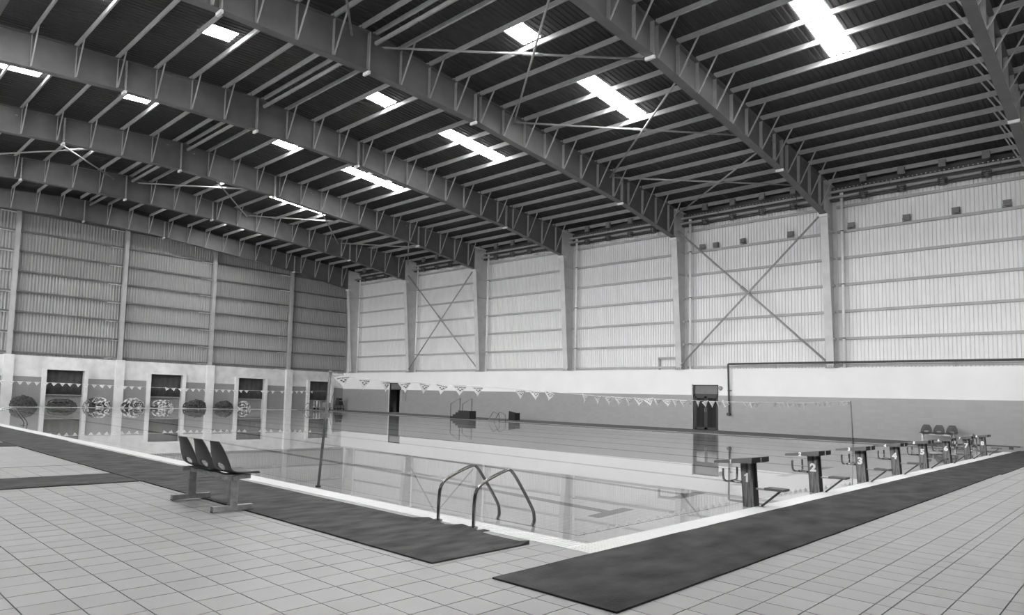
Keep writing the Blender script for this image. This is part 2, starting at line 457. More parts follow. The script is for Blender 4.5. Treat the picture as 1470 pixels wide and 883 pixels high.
# doors in the long wall
def lobby(x0, x1):
    m = MB(); y0, y1 = YW+.75, YW+3.2
    m.box(x0-.4, x1+.4, y1, y1+.1, 0, 2.7); m.box(x0-.5, x0-.4, y0, y1, 0, 2.7); m.box(x1+.4, x1+.5, y0, y1, 0, 2.7)
    m.box(x0-.5, x1+.5, y0, y1+.1, 2.7, 2.8); m.box(x0-.5, x1+.5, y0, y1+.1, -.1, 0)
    return m
x0, x1, zt = D1
d1 = bpy.data.objects.new('door_1', None); C.objects.link(d1); d1.location = ((x0+x1)/2, YW, 0); struct(d1)
h = (x1-x0)/2
f = MB(); f.box(-h, -h+.09, .02, .14, 0, zt); f.box(h-.06, h, .02, .14, 0, zt); f.box(-h, h, .02, .14, zt-.05, zt); f.box(-h, h, .02, .14, 1.80, 1.93)
f.box(-h-.02, -h+.02, .14, .78, 0, zt); f.box(h-.02, h+.02, .14, .78, 0, zt); f.box(-h, h, .14, .78, zt-.03, zt+.02)
f.build('frame', door_f, d1)
MB().box(-h-.07, -h, -.02, .2, 0, zt+.03).build('jamb', jamb_m, d1)
MB().box(-h+.09, h-.06, .06, .10, 1.93, zt-.05).build('transom_panel', door_g, d1)
for s in (-1, 1):
    a, b = (-h+.09, -.02) if s < 0 else (.0, h-.06)
    lf = MB(); lf.box(a, a+.07, .05, .1, .02, 1.8); lf.box(b-.07, b, .05, .1, .02, 1.8); lf.box(a, b, .05, .1, .02, .13); lf.box(a, b, .05, .1, 1.71, 1.8)
    L = lf.build('door_leaf', door_f, d1)
    MB().box(a+.07, b-.07, .07, .08, .13, 1.71).build('pane', glass_m, L)
    hx = -.05 if s < 0 else .03
    MB().tube([(hx, .05, .95), (hx, .01, .95), (hx, .01, 1.15), (hx, .05, 1.15)], .012, 6).build('handle', steel_l, L)
lobby(-h, h).build('lobby', mat('dim lobby', .25, .8), d1, (0, -YW, 0))
x0, x1, zt = D2
d2 = bpy.data.objects.new('door_2', None); C.objects.link(d2); d2.location = ((x0+x1)/2, YW, 0); struct(d2); h = (x1-x0)/2
f = MB(); f.box(-h, -h+.12, .0, .2, 0, zt); f.box(-h, h, .0, .14, zt-.06, zt); f.box(-h, h, .02, .14, 1.84, 1.92)
f.box(-h-.03, -h+.02, .14, .78, 0, zt); f.box(h-.02, h+.03, .2, .78, 0, zt); f.box(-h, h, .14, .78, zt-.03, zt+.02)
f.build('frame', door_f, d2)
MB().box(-h-.08, -h, -.03, .2, 0, zt).build('jamb', plaster, d2)
MB().box(-h+.12, h, .04, .10, 1.92, zt-.06).build('transom_panel', door_g, d2)
MB().box(h-.34, h, .16, .21, 0, 1.84).build('door_leaf', jamb_m, d2)
lobby(-h, h).build('lobby', dark_m, d2, (0, -YW, 0))

# behind the camera, added unseen: wall with daylight band, gallery to shade the deck
wn = MB(); wn.box(XW-.6, XE, YN-.3, YN, -.2, 4.4); wn.box(XW-.6, XE, YN-.3, YN, 9.4, 12.6)
struct(wn.build('wall_near', clad_d))
ga = bpy.data.objects.new('added_shade_gallery', None); C.objects.link(ga); struct(ga)
GY, GX, GZ = -5.0, 3.9, 2.6
m = MB(); m.box(XW+.3, GX, YN+.02, GY, GZ, GZ+.25); m.box(GX, XE-.02, YN+.02, YW-.6, GZ, GZ+.25); m.build('slab', panel_m, ga)
m = MB(); m.box(XW+.3, GX, GY-.12, GY, GZ+.25, GZ+1.2); m.box(GX, GX+.12, GY, YW-.6, GZ+.25, GZ+1.2); m.build('parapet', conc_l, ga)
for x in range(-42, 3, 6): MB().box(x-.15, x+.15, GY-3.3, GY-3.0, 0, GZ).build('pillar', conc_l, ga)
for y in range(2, 28, 6): MB().box(GX+3.0, GX+3.3, y-.15, y+.15, 0, GZ).build('pillar', conc_l, ga)
we = MB(); we.box(XE, XE+.2, YN-.3, YW+.75, -.2, 14.0); struct(we.build('wall_behind', clad_d))
gr = MB(); gr.box(-90, 60, -90, YN-.3, -.4, -.2); struct(gr.build('ground', mat('outside paving', .35, .9)))

# ------------------------------------------------------------------ cladding sheets
SW = .765
def corr(n, pitch, dep):
    """profile across a sheet: (u, w) points, w = depth towards the room"""
    p = []
    for i in range(n):
        a = i*pitch
        p += [(a, 0), (a+.30*pitch, 0), (a+.42*pitch, dep), (a+.88*pitch, dep)]
    p.append((n*pitch+.03, 0))
    return p
def sheet(prof, top_bot, T, flip=False):
    """corrugated sheet with thickness; top_bot(u) -> (z0,z1); T maps (u,w,z) to a point"""
    vs = []; N = len(prof)
    for t in (0, .004):
        for u, w in prof:
            z0, z1 = top_bot(u)
            vs += [T(u, w-t, z0), T(u, w-t, z1)]
    fs = []
    for L in (0, 2*N):
        for i in range(N-1):
            q = (L+2*i, L+2*i+2, L+2*i+3, L+2*i+1); fs.append(q if (L == 0) != flip else q[::-1])
    for i in range(N-1):
        fs.append((2*i, 2*N+2*i, 2*N+2*i+2, 2*i+2)); fs.append((2*i+1, 2*i+3, 2*N+2*i+3, 2*N+2*i+1))
    fs.append((0, 1, 2*N+1, 2*N)); fs.append((2*N-2, 4*N-2, 4*N-1, 2*N-1))
    return vs, fs
YC, XC = YW+.62, XW-.38          # cladding planes
prof = []
for i_ in range(5):
    a_ = i_*SW/5; prof += [(a_, 0), (a_+.024, 0), (a_+.038, .05), (a_+SW/5-.014, .05)]
prof += [(SW, 0), (SW+.024, 0)]
prof_e = []
for i_ in range(4):
    a_ = i_*SW/4; prof_e += [(a_, 0), (a_+.055, 0), (a_+.10, .075), (a_+.15, .075)]
prof_e += [(SW, 0), (SW+.03, 0)]
vs, fs = sheet(prof, lambda u: (WT-.03, 12.0), lambda u, w, z: (u, -w, z))
sm = MB().add(vs, fs).mesh('cladding_sheet', clad_m)
XS0 = -10.8-SW/2
k0, k1 = -48, 35
for k in range(k0, k1):
    link('cladding_sheet', sm, wall_r, (XS0+SW*k, YC+.0045*(k % 2), 0))
y = YW+.75
k = 0
while y > YN:
    y0 = y-SW
    vs, fs = sheet(prof_e, lambda u: (WT-.03, zroof(y0+u)+.02), lambda u, w, z: (w, u, z))
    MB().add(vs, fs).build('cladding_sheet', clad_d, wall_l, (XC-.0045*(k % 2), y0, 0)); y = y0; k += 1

ou = MB(); ou.box(XW-.75, XE, YC+.10, YC+.14, WT-.1, 12.02); ou.box(XW-.75, XE, YC+.10, YC+.14, 12.10, 13.4); ou.build('leak_backing', clad_d, wall_r)  # unseen backing behind the sheets of both walls, added to block leaking daylight
ou = MB(); ou.box(XW-.62, XW-.58, YN-.3, YC+.1, WT-.1, 14.3); ou.build('leak_backing', clad_d, wall_l)
# girts on both walls
def csec(a0, a1, w=.115, d=.17, t=.02):
    m = MB(); m.box(a0, a1, -d, -d+t, -w/2, w/2); m.box(a0, a1, -d, 0, w/2-t, w/2); m.box(a0, a1, -d, 0, -w/2, -w/2+t)
    return m
gz = [3.42, 4.70, 6.02, 7.32, 8.62, 9.92, 11.16]
gm = csec(.22, 7.43).mesh('girt', girt_m)
for i in range(7):
    for z in gz: link('girt', gm, wall_r, (FR[i], YC-.035, z))
gz2 = [3.46, 4.76, 6.07, 7.38, 8.69, 10.0, 11.3, 12.55]
ys = sorted(PIL)+[YW+.3]
for a, b in zip(ys, ys[1:]):
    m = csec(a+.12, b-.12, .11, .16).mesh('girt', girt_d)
    cl = MB().box(b-1.05, b-.12, .0, .02, .075, .16)
    for z in gz2:
        if z > zbot((a+b)/2)+1.0: continue
        link('girt', m, wall_l, (XC+.035, 0, z), (0, 0, 0)).matrix_local = Matrix.Translation((XC+.035, 0, z)) @ Matrix(((0, -1, 0, 0), (1, 0, 0, 0), (0, 0, 1, 0), (0, 0, 0, 1)))
        MB().box(XC+.06, XC+.22, b-1.0, b-.12, z-.10, z-.075).build('girt_cleat', white_plate, wall_l)  # white plate colour stands in for top light on the girt ends
for y in PIL:
    p = MB(); zt = zbot(y)+.9; x = XC+.2
    p.box(x-.02, x+.0, y-.006, y+.006, WT, zt)
    p.box(x, x+.26, y-.008, y+.008, WT, zt); p.box(x+.25, x+.27, y-.13, y+.13, WT, zt); p.box(x-.02, x, y-.13, y+.13, WT, zt)
    p.build('wind_post', girt_m, wall_l)

# ------------------------------------------------------------------ roof: sheets, skylights, purlins
roof = bpy.data.objects.new('ceiling', None); C.objects.link(roof); struct(roof)
pr = corr(4, SW/4, .026)
def roof_sheet_mesh(d0, d1, sgn, m, name):
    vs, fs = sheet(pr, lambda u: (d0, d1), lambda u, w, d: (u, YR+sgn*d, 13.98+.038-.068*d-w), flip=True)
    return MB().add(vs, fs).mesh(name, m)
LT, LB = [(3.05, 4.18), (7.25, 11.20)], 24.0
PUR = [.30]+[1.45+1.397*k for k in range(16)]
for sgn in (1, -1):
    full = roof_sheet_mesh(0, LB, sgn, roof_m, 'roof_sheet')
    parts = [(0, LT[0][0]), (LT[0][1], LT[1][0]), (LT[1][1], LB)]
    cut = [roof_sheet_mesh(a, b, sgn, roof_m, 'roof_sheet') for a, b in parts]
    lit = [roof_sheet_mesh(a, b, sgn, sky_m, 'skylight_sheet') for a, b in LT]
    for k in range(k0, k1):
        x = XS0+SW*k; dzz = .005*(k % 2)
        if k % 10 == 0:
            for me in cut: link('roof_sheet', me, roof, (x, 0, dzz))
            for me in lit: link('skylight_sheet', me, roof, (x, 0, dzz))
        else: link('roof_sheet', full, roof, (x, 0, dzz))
rc = MB(); rc.prism([(YR-.3, zroof(YR-.3)+.06), (YR, 14.06), (YR+.3, zroof(YR+.3)+.06), (YR+.3, zroof(YR)+.12), (YR-.3, zroof(YR)+.12)], 0, XW-.5, XE)
rc.build('ridge_cap', roof_m, roof)
def purlin_mesh(sgn):
    a = .0
    pts = [(0, .0), (.075, .0), (.075, -.02), (.012, -.012), (.012, -.215), (-.055, -.215), (-.055, -.20), (0, -.205)]
    m = MB(); m.prism([(-sgn*p if 0 else p*sgn, q) for p, q in pts], 0, .03, 7.62); return m.mesh('purlin', purlin_m)
pm = {s: purlin_mesh(s) for s in (1, -1)}
for sgn in (1, -1):
    for d in PUR:
        y = YR+sgn*d
        for i in range(7):
            o = link('purlin', pm[1], roof, (FR[i], y, zroof(y)-.003)); o.rotation_euler = (-sgn*.068, 0, 0)
        o = link('purlin', pm[1], roof, (FR[7], y, zroof(y)-.003)); o.rotation_euler = (-sgn*.068, 0, 0)

# ------------------------------------------------------------------ portal frames
FW = .30
def flange(m, pts, x0, x1, t):
    """plate following a (y,z) polyline, thickness t upwards"""
    prof = list(pts)+[(y, z+t) for y, z in reversed(pts)]
    n = len(pts)
    for i in range(n-1):
        (ya, za), (yb, zb) = pts[i], pts[i+1]
        m.prism([(ya, za), (yb, zb), (yb, zb+t), (ya, za+t)], 0, x0, x1)
FNAME = ['standing against the end wall', 'second from the end wall', 'third from the end wall', 'fourth from the end wall',
         'fifth from the end wall', 'sixth from the end wall, column beside the glazed door', 'seventh from the end wall, over the starting blocks', 'eighth from the end wall, behind the starting blocks']
FNAME[5] = 'sixth from the end wall'
stm = {}
for i, xf in enumerate(FR):
    fr = thing('portal_frame', 'grey steel portal frame, '+FNAME[i], 'steel frame', (xf, 0, 0), 'portal frames carrying the roof')
    for sgn in (1, -1):
        segs = [(0, 5.35), (5.35, 16.2), (16.2, 21.75)]
        for a, b in segs:
            ya, yb = YR+sgn*a, YR+sgn*b
            r = MB(); r.prism([(ya, zbot(ya)), (yb, zbot(yb)), (yb, ztop(yb)), (ya, ztop(ya))], 0, -.006, .006)
            flange(r, [(ya, zbot(ya)), (yb, zbot(yb))], -FW/2, FW/2, .018)
            flange(r, [(ya, ztop(ya)-.018), (yb, ztop(yb)-.018)], -FW/2, FW/2, .018)
            r.build('rafter', steel, fr)
        # column standing on the masonry wall, deeper towards the top
        yo = (YW+.56) if sgn > 0 else (YN-.05)
        yi0, yi1 = (YW-.14, 29.95) if sgn > 0 else (YN+.6, YR-21.75)
        zk = 10.62; zt2 = ztop(yo)
        c = MB()
        c.prism([(yi0, WT+.03), (yo, WT+.03), (yo, zt2), (yi1, zt2), (yi1, zk)], 0, -.006, .006)
        c.prism([(yi0-.012*sgn, WT+.03), (yi0+.012*sgn, WT+.03), (yi1+.012*sgn, zk), (yi1-.012*sgn, zk)], 0, -.17, .17)
        c.prism([(yo, WT+.03), (yo+.02*sgn, WT+.03), (yo+.02*sgn, zt2), (yo, zt2)], 0, -.17, .17)
        for zz in (4.7, 6.0, 7.3, 8.6, 9.9):
            yy = yi0+(yi1-yi0)*(zz-WT)/(zk-WT)
            c.box(-.15, .15, min(yy, yo), max(yy, yo), zz-.006, zz+.006) if zz in (8.6, 9.9) else c.box(.0, .10, min(yo-.25*sgn, yo), max(yo-.25*sgn, yo), zz-.05, zz+.05)
        flange(c, [(yi1, ztop(yi1)-.018), (yo, ztop(yo)-.018)], -FW/2, FW/2, .018)
        if sgn < 0: c.box(-.17, .17, yo, yi0, 0, WT+.03)
        c.build('column', steel if sgn < 0 else mat('column steel', .6, .55, var=.10, scale=1.5), fr)
        if sgn > 0:
            bp = MB(); bp.box(-.21, .21, yi0-.06, yo-.02, WT, WT+.03)
            for bx in (-.15, -.05, .05, .15):
                bp.box(bx-.02, bx+.02, yi0-.05, yi0-.01, WT+.03, WT+.12)
            bp.build('base_plate', steel_l, fr)
            kp = MB(); kp.box(-.19, .19, yi1-.10, yi1+.25, zk-.14, zk-.01); kp.build('knee_plate', white_plate, fr)
        # splice plates
        for d in ((0, 5.35, 16.2) if sgn > 0 else (5.35, 16.2)):
            y = YR+sgn*d
            if y < -9: continue
            s_ = MB(); s_.box(-.14, .14, y-.025, y+.025, zbot(y)-.0, ztop(y)-.0)
            for zz in range(5):
                z = zbot(y)+.15+zz*(ztop(y)-zbot(y)-.3)/4
                s_.box(.07, .10, y-.05, y+.05, z-.018, z+.018); s_.box(-.10, -.07, y-.05, y+.05, z-.018, z+.018)
            p = s_.build('splice_plate', steel_l, fr)
            MB().box(-.16, .16, y-.045, y+.045, zbot(y)-.10, zbot(y)).build('plate_end', white_plate, p)
        # web stiffeners and fly braces at the purlins
        for d in PUR[1:]:
            y = YR+sgn*d
            if y < -4 or d > 21.9: continue
            key = (sgn, round(d, 2))
            if key not in stm:
                zb, zt_ = zbot(y)+.018, ztop(y)-.018
                skip = d in (5.35,)
                a = MB().box(-.13, .13, y-.007, y+.007, zb, zt_).mesh('web_stiffener', steel_l)
                bb = MB().bar((.10, y+.03, zb+.05), (.78, y+.03, zroof(y)-.16), .045, .045).mesh('fly_brace', steel_l)
                b2 = MB().bar((-.10, y+.03, zb+.05), (-.78, y+.03, zroof(y)-.16), .045, .045).mesh('fly_brace', steel_l)
                stm[key] = (a, bb, b2)
            a, bb, b2 = stm[key]
            link('web_stiffener', a, fr)
            link('fly_brace', bb, fr)
            if i > 0: link('fly_brace', b2, fr)

# roof bracing rods in the second bay and the fifth bay, wall bracing under them
def cross(label, ends, r=.04):
    """two crossing rods bolted together at a coupling: one brace"""
    o = Vector(ends[0][0])
    t = thing('cross_brace', label, 'brace', o, 'steel cross bracing')
    for k, (A, B) in enumerate(ends):
        A, B = Vector(A)-o, Vector(B)-o; d = B-A; u = d.normalized()
        R = MB().tube([A, B], r, 8).build('rod', steel_l, t)
        for q in (A+u*.06, B-u*.06): MB().bar(q-u*.14, q+u*.14, .10, .02).build('end_plate', steel_l, R)
        if k == 0:
            m = (A+B)*.5
            MB().tube([m-u*.35, m+u*.35], r*1.5, 8).build('coupling', steel_l, R)
pan = [(1.0, 7.5), (8.9, 15.95), (16.1, 23.35), (23.6, 30.2)]
pn = ['beyond the ridge', 'nearest the ridge', 'halfway down the slope', 'nearest the eave']
for bay, bn in ((1, 'second'), (4, 'fifth')):
    for (ya, yb), q in zip(pan, pn):
        za, zb = ztop(ya)-.22, ztop(yb)-.22
        x0, x1 = FR[bay]+.03, FR[bay+1]-.03
        cross(f'crossed roof brace rods {q}, in the {bn} bay from the end wall', [((x0, ya, za), (x1, yb, zb)), ((x0, yb, zb-.1), (x1, ya, za-.1))])
    yb0 = YW-.05
    wn_ = 'beside the glazed door' if bay == 4 else 'nearer the end wall'
    cross(f'crossed diagonal braces standing on the tiled wall, pair {wn_}', [((FR[bay]+.15, yb0-.45, 11.0), (FR[bay+1]-.2, yb0-.05, 3.6)), ((FR[bay]+.2, yb0-.15, 3.55), (FR[bay+1]-.2, yb0-.6, 10.6))], .05)

# ridge pipe
t = thing('ridge_pipe', 'long grey pipe slung under the roof ridge', 'pipe', (0, 8.55, 13.52))
MB().tube([(XW, 0, 0), (XE, 0, 0)], .075, 10).build('pipe', steel_l, t)
for i in range(8):
    for dx in (2.2, 5.5): MB().bar((FR[i]+dx, 0, -.09), (FR[i]+dx, 0, .36), .03).build('hanger', dark2, t)

# ------------------------------------------------------------------ eave of the long wall: strip, pipes, lamps
ev = MB()
for k in range(int((XE-XW)/.17)):
    x = XW+k*.17; ev.box(x, x+.115, YW+.45, YW+.50, 12.04, 12.10)
ev.box(XW, XE, YW+.44, YW+.5, 12.10, 12.50); ev.box(XW, XE, YW+.44, YW+.5, 11.72, 12.05)
stuff(ev.build('eave_vent_strip', dark2, wall_r))
MB().box(XW, XE, YW+.15, YW+.3, 11.83, 11.93).build('eave_rail', girt_m, wall_r)
t = thing('eave_pipe', 'long pale pipe running under the eave of the tiled wall', 'pipe', (0, YW-.0, 11.55))
MB().tube([(XW, 0, 0), (XE, 0, 0)], .065, 8).build('pipe', steel_l, t)
for k in range(14): MB().bar((XW+2+k*4, 0, 0), (XW+2+k*4, .0, .42), .02).build('hanger', dark2, t)
MB().box(XW, XE, YW+.2, YW+.42, 11.42, 11.52).build('eave_girt', dark2, wall_r)

pl_ = None
for i in range(7):
    for q in range(4):
        x = FR[i]+1.55+1.52*q
        lb = f'small caged eave lamp, {ORD[q]} of four in the {ORD[i]} bay from the end wall'
        if pl_ is None:
            pl_ = thing('pendant_lamp', lb, 'lamp', (x, YW-.2, 11.38), 'caged lamps hung under the eave')
            MB().box(-.13, .13, -.08, .08, .66, .98).build('ceiling_bracket', box_m, pl_)
            MB().tube([(0, 0, .1), (0, 0, .7)], .007, 5).build('cable', dark2, pl_)
            cg = MB()
            for z in (-.13, -.04, .05, .13):
                cg.tube([(.17*math.cos(a*PI/6), .17*math.sin(a*PI/6), z) for a in range(12)], .016, 5, closed=True)
            for a in range(6): cg.bar((.17*math.cos(a*PI/3), .17*math.sin(a*PI/3), -.13), (.17*math.cos(a*PI/3), .17*math.sin(a*PI/3), .13), .014)
            cg.build('cage', dark2, pl_)
            MB().tube([(0, 0, -.11), (0, 0, -.05), (0, 0, .08), (0, 0, .12)], [.05, .10, .10, .04], 10).build('bulb_housing', box_m, pl_)
        else: dup(pl_, (x, YW-.2, 11.38), lb)
fl_ = None
spots = [(-13.5, .25), (-12.7, -.1), (-11.2, -.35), (-8.85, .1), (-6.1, .1), (-3.85, .05), (-2.0, -.15), (-.28, .05), (1.7, .1), (3.5, .1)]
for k, (x, tilt) in enumerate(spots):
    lb = f'small grey floodlight box on the upper girt, {ORD[k]} along from the glazed door side'
    if fl_ is None:
        fl_ = thing('floodlight', lb, 'floodlight', (x, YC-.13, 10.0), 'floodlight boxes on the upper wall girt')
        m = MB(); m.prism([(-.17, .06), (.17, .06), (.19, .36), (-.19, .36)], 1, -.22, -.06); m.build('housing', box_m, fl_)
        MB().box(-.15, .15, -.235, -.22, .09, .33).build('lens', door_g, fl_)
        m = MB(); m.bar((-.2, -.1, 0), (-.2, -.14, .2), .02); m.bar((.2, -.1, 0), (.2, -.14, .2), .02); m.box(-.21, .21, -.12, .0, -.01, .012); m.build('bracket', dark2, fl_)
        fl_.rotation_euler = (0, 0, tilt)
    else: dup(fl_, (x, YC-.13, 10.0), lb, tilt)

# downpipes beside the columns
dp = None
for i in range(7):
    lb = f'pale downpipe beside the {ORD[i]} wall column from the end wall'
    x = FR[i]+.52
    if dp is None:
        dp = thing('downpipe', lb, 'downpipe', (x, YW+.18, WT), 'downpipes on the tiled long wall')
        MB().tube([(0, 0, 0), (0, 0, 8.5)], .066, 10).build('pipe', pipe_l, dp)
        MB().tube([(0, 0, 8.35), (0, 0, 8.5)], .085, 10).build('socket', pipe_l, dp)
        for z in (1.4, 4.0, 6.6): MB().tube([(0, 0, z), (0, 0, z+.05)], .07, 10).build('pipe_clip', dark2, dp)
    else: dup(dp, (x, YW+.18, WT), lb)

# dark water pipe along the wall head
t = thing('water_pipe', 'dark pipe running along the wall head and dropping beside the glazed door', 'pipe', (-11.8, YW-.22, 0))
MB().tube(smooth_path([(27.8, 0, 3.52), (.12, 0, 3.52), (0, 0, 3.52), (0, 0, 3.40), (0, .1, .98), (0, .12, .90), (0, .02, .88)], 2), .05, 8).build('pipe', pipe_d, t)
MB().tube([(0, -.06, .88), (0, .16, .88)], .085, 10).build('elbow', pipe_d, t)
for x in (2.4, 9.7, 16.5): MB().bar((x, 0, 3.27), (x, 0, 3.52), .05).build('pipe_support', steel_l, t)
MB().box(-.09, .09, .10, .22, 2.1, 2.16).build('pipe_clip', steel_l, t)
for o_ in [o for o in C.objects if o.name.startswith('floodlight')]: o_.scale = (.78, .78, .78)
t = thing('opening_frame', 'small steel frame round a blanked opening low in the wall cladding', 'frame', (-16.15, YC-.22, WT))
m = MB(); m.box(0, .1, 0, .12, 0, .70); m.box(0, 1.55, 0, .12, .62, .74); m.build('frame', girt_m, t)
m = thing('siren', 'small round siren beside the head of the glazed door', 'siren', (-12.3, YW, 2.26))
MB().tube([(0, 0, 0), (0, -.08, 0), (0, -.12, 0)], [.10, .11, .06], 12).build('horn', steel_l, m)
MB().box(-.05, .05, -.03, 0, -.13, -.08).build('bracket', box_m, m)
t = thing('wall_rack', 'thin pale wall rack beside the open doorway', 'rack', (-37.95, YW-.03, .95))
m = MB()
for x in (-.18, .18): m.bar((x, -.03, 0), (x, -.03, .85), .03)
for z in (.0, .28, .56, .84): m.bar((-.18, -.03, z), (.18, -.03, z), .025)
m.build('rack_frame', jamb_m, t)

# ------------------------------------------------------------------ starting blocks
def block(num, y, label):
    t = thing('starting_block', label, 'starting block', (0, y, -.03), 'starting blocks along the pool end')
    # hollow post: side plates, leaning a little towards the water
    lean = -.035
    p = MB()
    def quadbox(xa, xb, ya, yb, z0, z1):
        o0, o1 = lean*z0/.62, lean*z1/.62
        p.add([(xa+o0, ya, z0), (xb+o0, ya, z0), (xb+o0, yb, z0), (xa+o0, yb, z0), (xa+o1, ya, z1), (xb+o1, ya, z1), (xb+o1, yb, z1), (xa+o1, yb, z1)],
              [(0, 1, 2, 3), (4, 5, 6, 7), (0, 1, 5, 4), (1, 2, 6, 5), (2, 3, 7, 6), (3, 0, 4, 7)])
    quadbox(-.145, 0.0, -.11, -.08, 0, .60)
    quadbox(-.145, 0.0, .02, .05, 0, .60)
    quadbox(-.145, -.11, -.08, .02, 0, .30)
    post = p.build('post', post_m, t)
    p = MB(); quadbox(-.045, -.004, -.08, .02, 0, .27); quadbox(-.03, .004, -.108, -.06, .27, .60); quadbox(-.03, .004, .012, .048, .27, .60); quadbox(-.03, .004, -.08, .02, .57, .60); quadbox(-.012, .004, -.108, .048, 0, .27)
    p.build('back_frame', dark_m, t)
    # sloping top board
    b = MB(); b.prism([(-.42, .575), (.065, .607), (.07, .680), (-.42, .608)], 1, -.36, .20)
    top = b.build('top_board', board_m, t)
    MB().prism([(.07, .612), (.076, .612), (.076, .676), (.07, .676)], 1, -.355, .195).build('back_edge', dark_m, top)
    # lettering
    me = digit_mesh(num, .165, .009)
    o = link('number', me, t, (-.093, -.114, .40), (PI/2, 0, 0))
    o = link('number', digit_mesh(num, .078, .005), top, (-.20, -.3635, .612), (PI/2, .1, 0))
    o = link('number', digit_mesh(num, .078, .005), top, (.078, -.08, .643), (PI/2, 0, PI/2))
    # backstroke grip
    g = MB(); g.tube(smooth_path([(-.36, -.22, .50), (-.36, -.22, .36), (-.34, -.16, .325), (-.34, .16, .325), (-.36, .22, .36), (-.36, .22, .50)], 2), .015, 8)
    g.tube([(-.34, -.02, .325), (-.16, -.02, .325)], .017, 8)
    g.build('hand_grip', chrome, t)
    # step with its strut
    s = MB(); s.box(.12, .36, -.10, .11, .258, .288); st = s.build('step', board_m, t)
    MB().box(-.01, .14, -.025, .025, .245, .268).build('step_bracket', steel_l, t)
    MB().bar((.29, .0, .255), (.05, .0, .035), .024).build('strut', dark2, t)
    MB().box(.01, .09, -.04, .04, .0, .03).build('foot_plate', dark2, t)
WORD = 'one two three four five six seven eight'.split()
for k, y in enumerate(BY): block(str(k+1), y, f'dark starting block with sloping board and white number {WORD[k]}')

# ------------------------------------------------------------------ ladders
def ladder(label, xa, xb, yedge, sgn):
    """sgn = +1: the water lies towards +y"""
    t = thing('pool_ladder', label, 'ladder', ((xa+xb)/2, yedge, 0), 'chrome pool ladders')
    prf = [(-.335, .0), (-.335, .22), (-.315, .38), (-.20, .455), (.17, .565), (.24, .555), (.40, .38), (.60, .13), (.645, .05), (.645, -.10), (.60, -.35), (.55, -1.2)]
    h = abs(xb-xa)/2
    for s in (-1, 1):
        pts = smooth_path([(s*h, sgn*u, z) for u, z in prf], 2)
        MB().tube(pts, .018, 10).build('rail', chrome, t)
        MB().tube([(s*h, -sgn*.335, 0.0), (s*h, -sgn*.335, .02)], .045, 10).build('rail_collar', chrome, t)
    for z in (-.35, -.65, -.95):
        MB().box(-h, h, min(sgn*.50, sgn*.62), max(sgn*.50, sgn*.62), z-.015, z+.015).build('rung', chrome, t)
ladder('chrome pool ladder standing at the end of the pool side carpet', -1.635, -1.123, 0, 1)
ladder('chrome pool ladder half way along the pool side by the far carpet', -23.25, -22.8, 0, 1)
ladder('chrome pool ladder on the far side between the black steps and black stool', -23.4, -22.92, PY+.05, -1)
ladder('chrome pool ladder on the far side behind starting blocks six and seven', -1.38, -.78, PY+.05, -1)
ladder('pale pool ladder on the far side close to the end wall', -43.3, -42.85, PY+.05, -1)

# ------------------------------------------------------------------ flag lines
fl_print = None
flag_me = None
def flagline(x, pts, ylist, label, wf, hf, seedv):
    t = thing('flag_line', label, 'bunting', (x, 0, 0), 'backstroke flag lines')
    rnd = random.Random(seedv)
    def z(y):
        for (a, za), (b, zb) in zip(pts, pts[1:]):
            if a <= y <= b: return za+(zb-za)*(y-a)/(b-a)
        return pts[-1][1]
    ys = [pts[0][0]+(pts[-1][0]-pts[0][0])*i/60 for i in range(61)]
    MB().tube([(0, y, z(y)) for y in ys], .006, 5).build('line', rope_m, t)
    global flag_me, fl_print
    if flag_me is None:
        m = MB(); vs = []; N = 6
        for j in range(N+1):
            w = 1-j/N
            for i in range(5):
                u = (i/4-.5)*w; vs.append((.03*math.sin(u*5+j*.5), u, -j/N))
        m.add(vs, [(j*5+i, j*5+i+1, (j+1)*5+i+1, (j+1)*5+i) for j in range(N) for i in range(4)], True)
        flag_me = m.mesh('flag', flag_m)
        a = text_mesh('arena', .36, ink_m, .006, 'lettering')
        fl_print = a
        d = MB()
        for cy, cz in ((-.12, -.37), (.12, -.37), (0, -.50)):
            d.add([(0, cy-.085, cz), (0, cy, cz-.058), (0, cy+.085, cz), (0, cy, cz+.058)], [(0, 1, 2, 3)])
        globals()['emblem_me'] = d.mesh('emblem', ink_m)
    for y in ylist:
        yaw = rnd.gauss(0, .17)
        f = link('flag', flag_me, t, (0, y, z(y)-.004), (rnd.gauss(0, .12), rnd.gauss(0, .06), yaw)); f.scale = (.35, wf, hf)
        for s in (1, -1):
            e = link('emblem', emblem_me, f, (.055*s+.01, 0, 0))
            lt = link('lettering', fl_print, f, (.055*s+.01, 0, -.17), (PI/2, 0, PI/2*s)); lt.scale = (.95, .5, .06)
Y1 = [.48, .88, 1.31, 1.7, 2.12, 2.52, 2.96, 3.4, 4.6, 5.04, 5.5, 6.73, 7.2, 7.62, 8.04, 8.47, 8.91, 9.34, 9.77, 10.23, 10.66, 11.08, 11.48, 11.89, 12.29, 12.71, 13.14, 13.58,
      14.95, 15.36, 15.72, 17.15, 17.56, 17.97, 18.4, 18.85, 19.3, 19.77, 20.96, 21.4, 21.85, 22.39, 23.61, 24.12, 24.64]
flagline(-4.6, [(.27, 1.60), (1.1, 1.545), (3.7, 1.52), (7.8, 1.43), (13.5, 1.42), (19.5, 1.48), (25.0, 1.64)], Y1,
         'line of printed white pennants strung over the lanes near the starting blocks', .30, .175, 3)
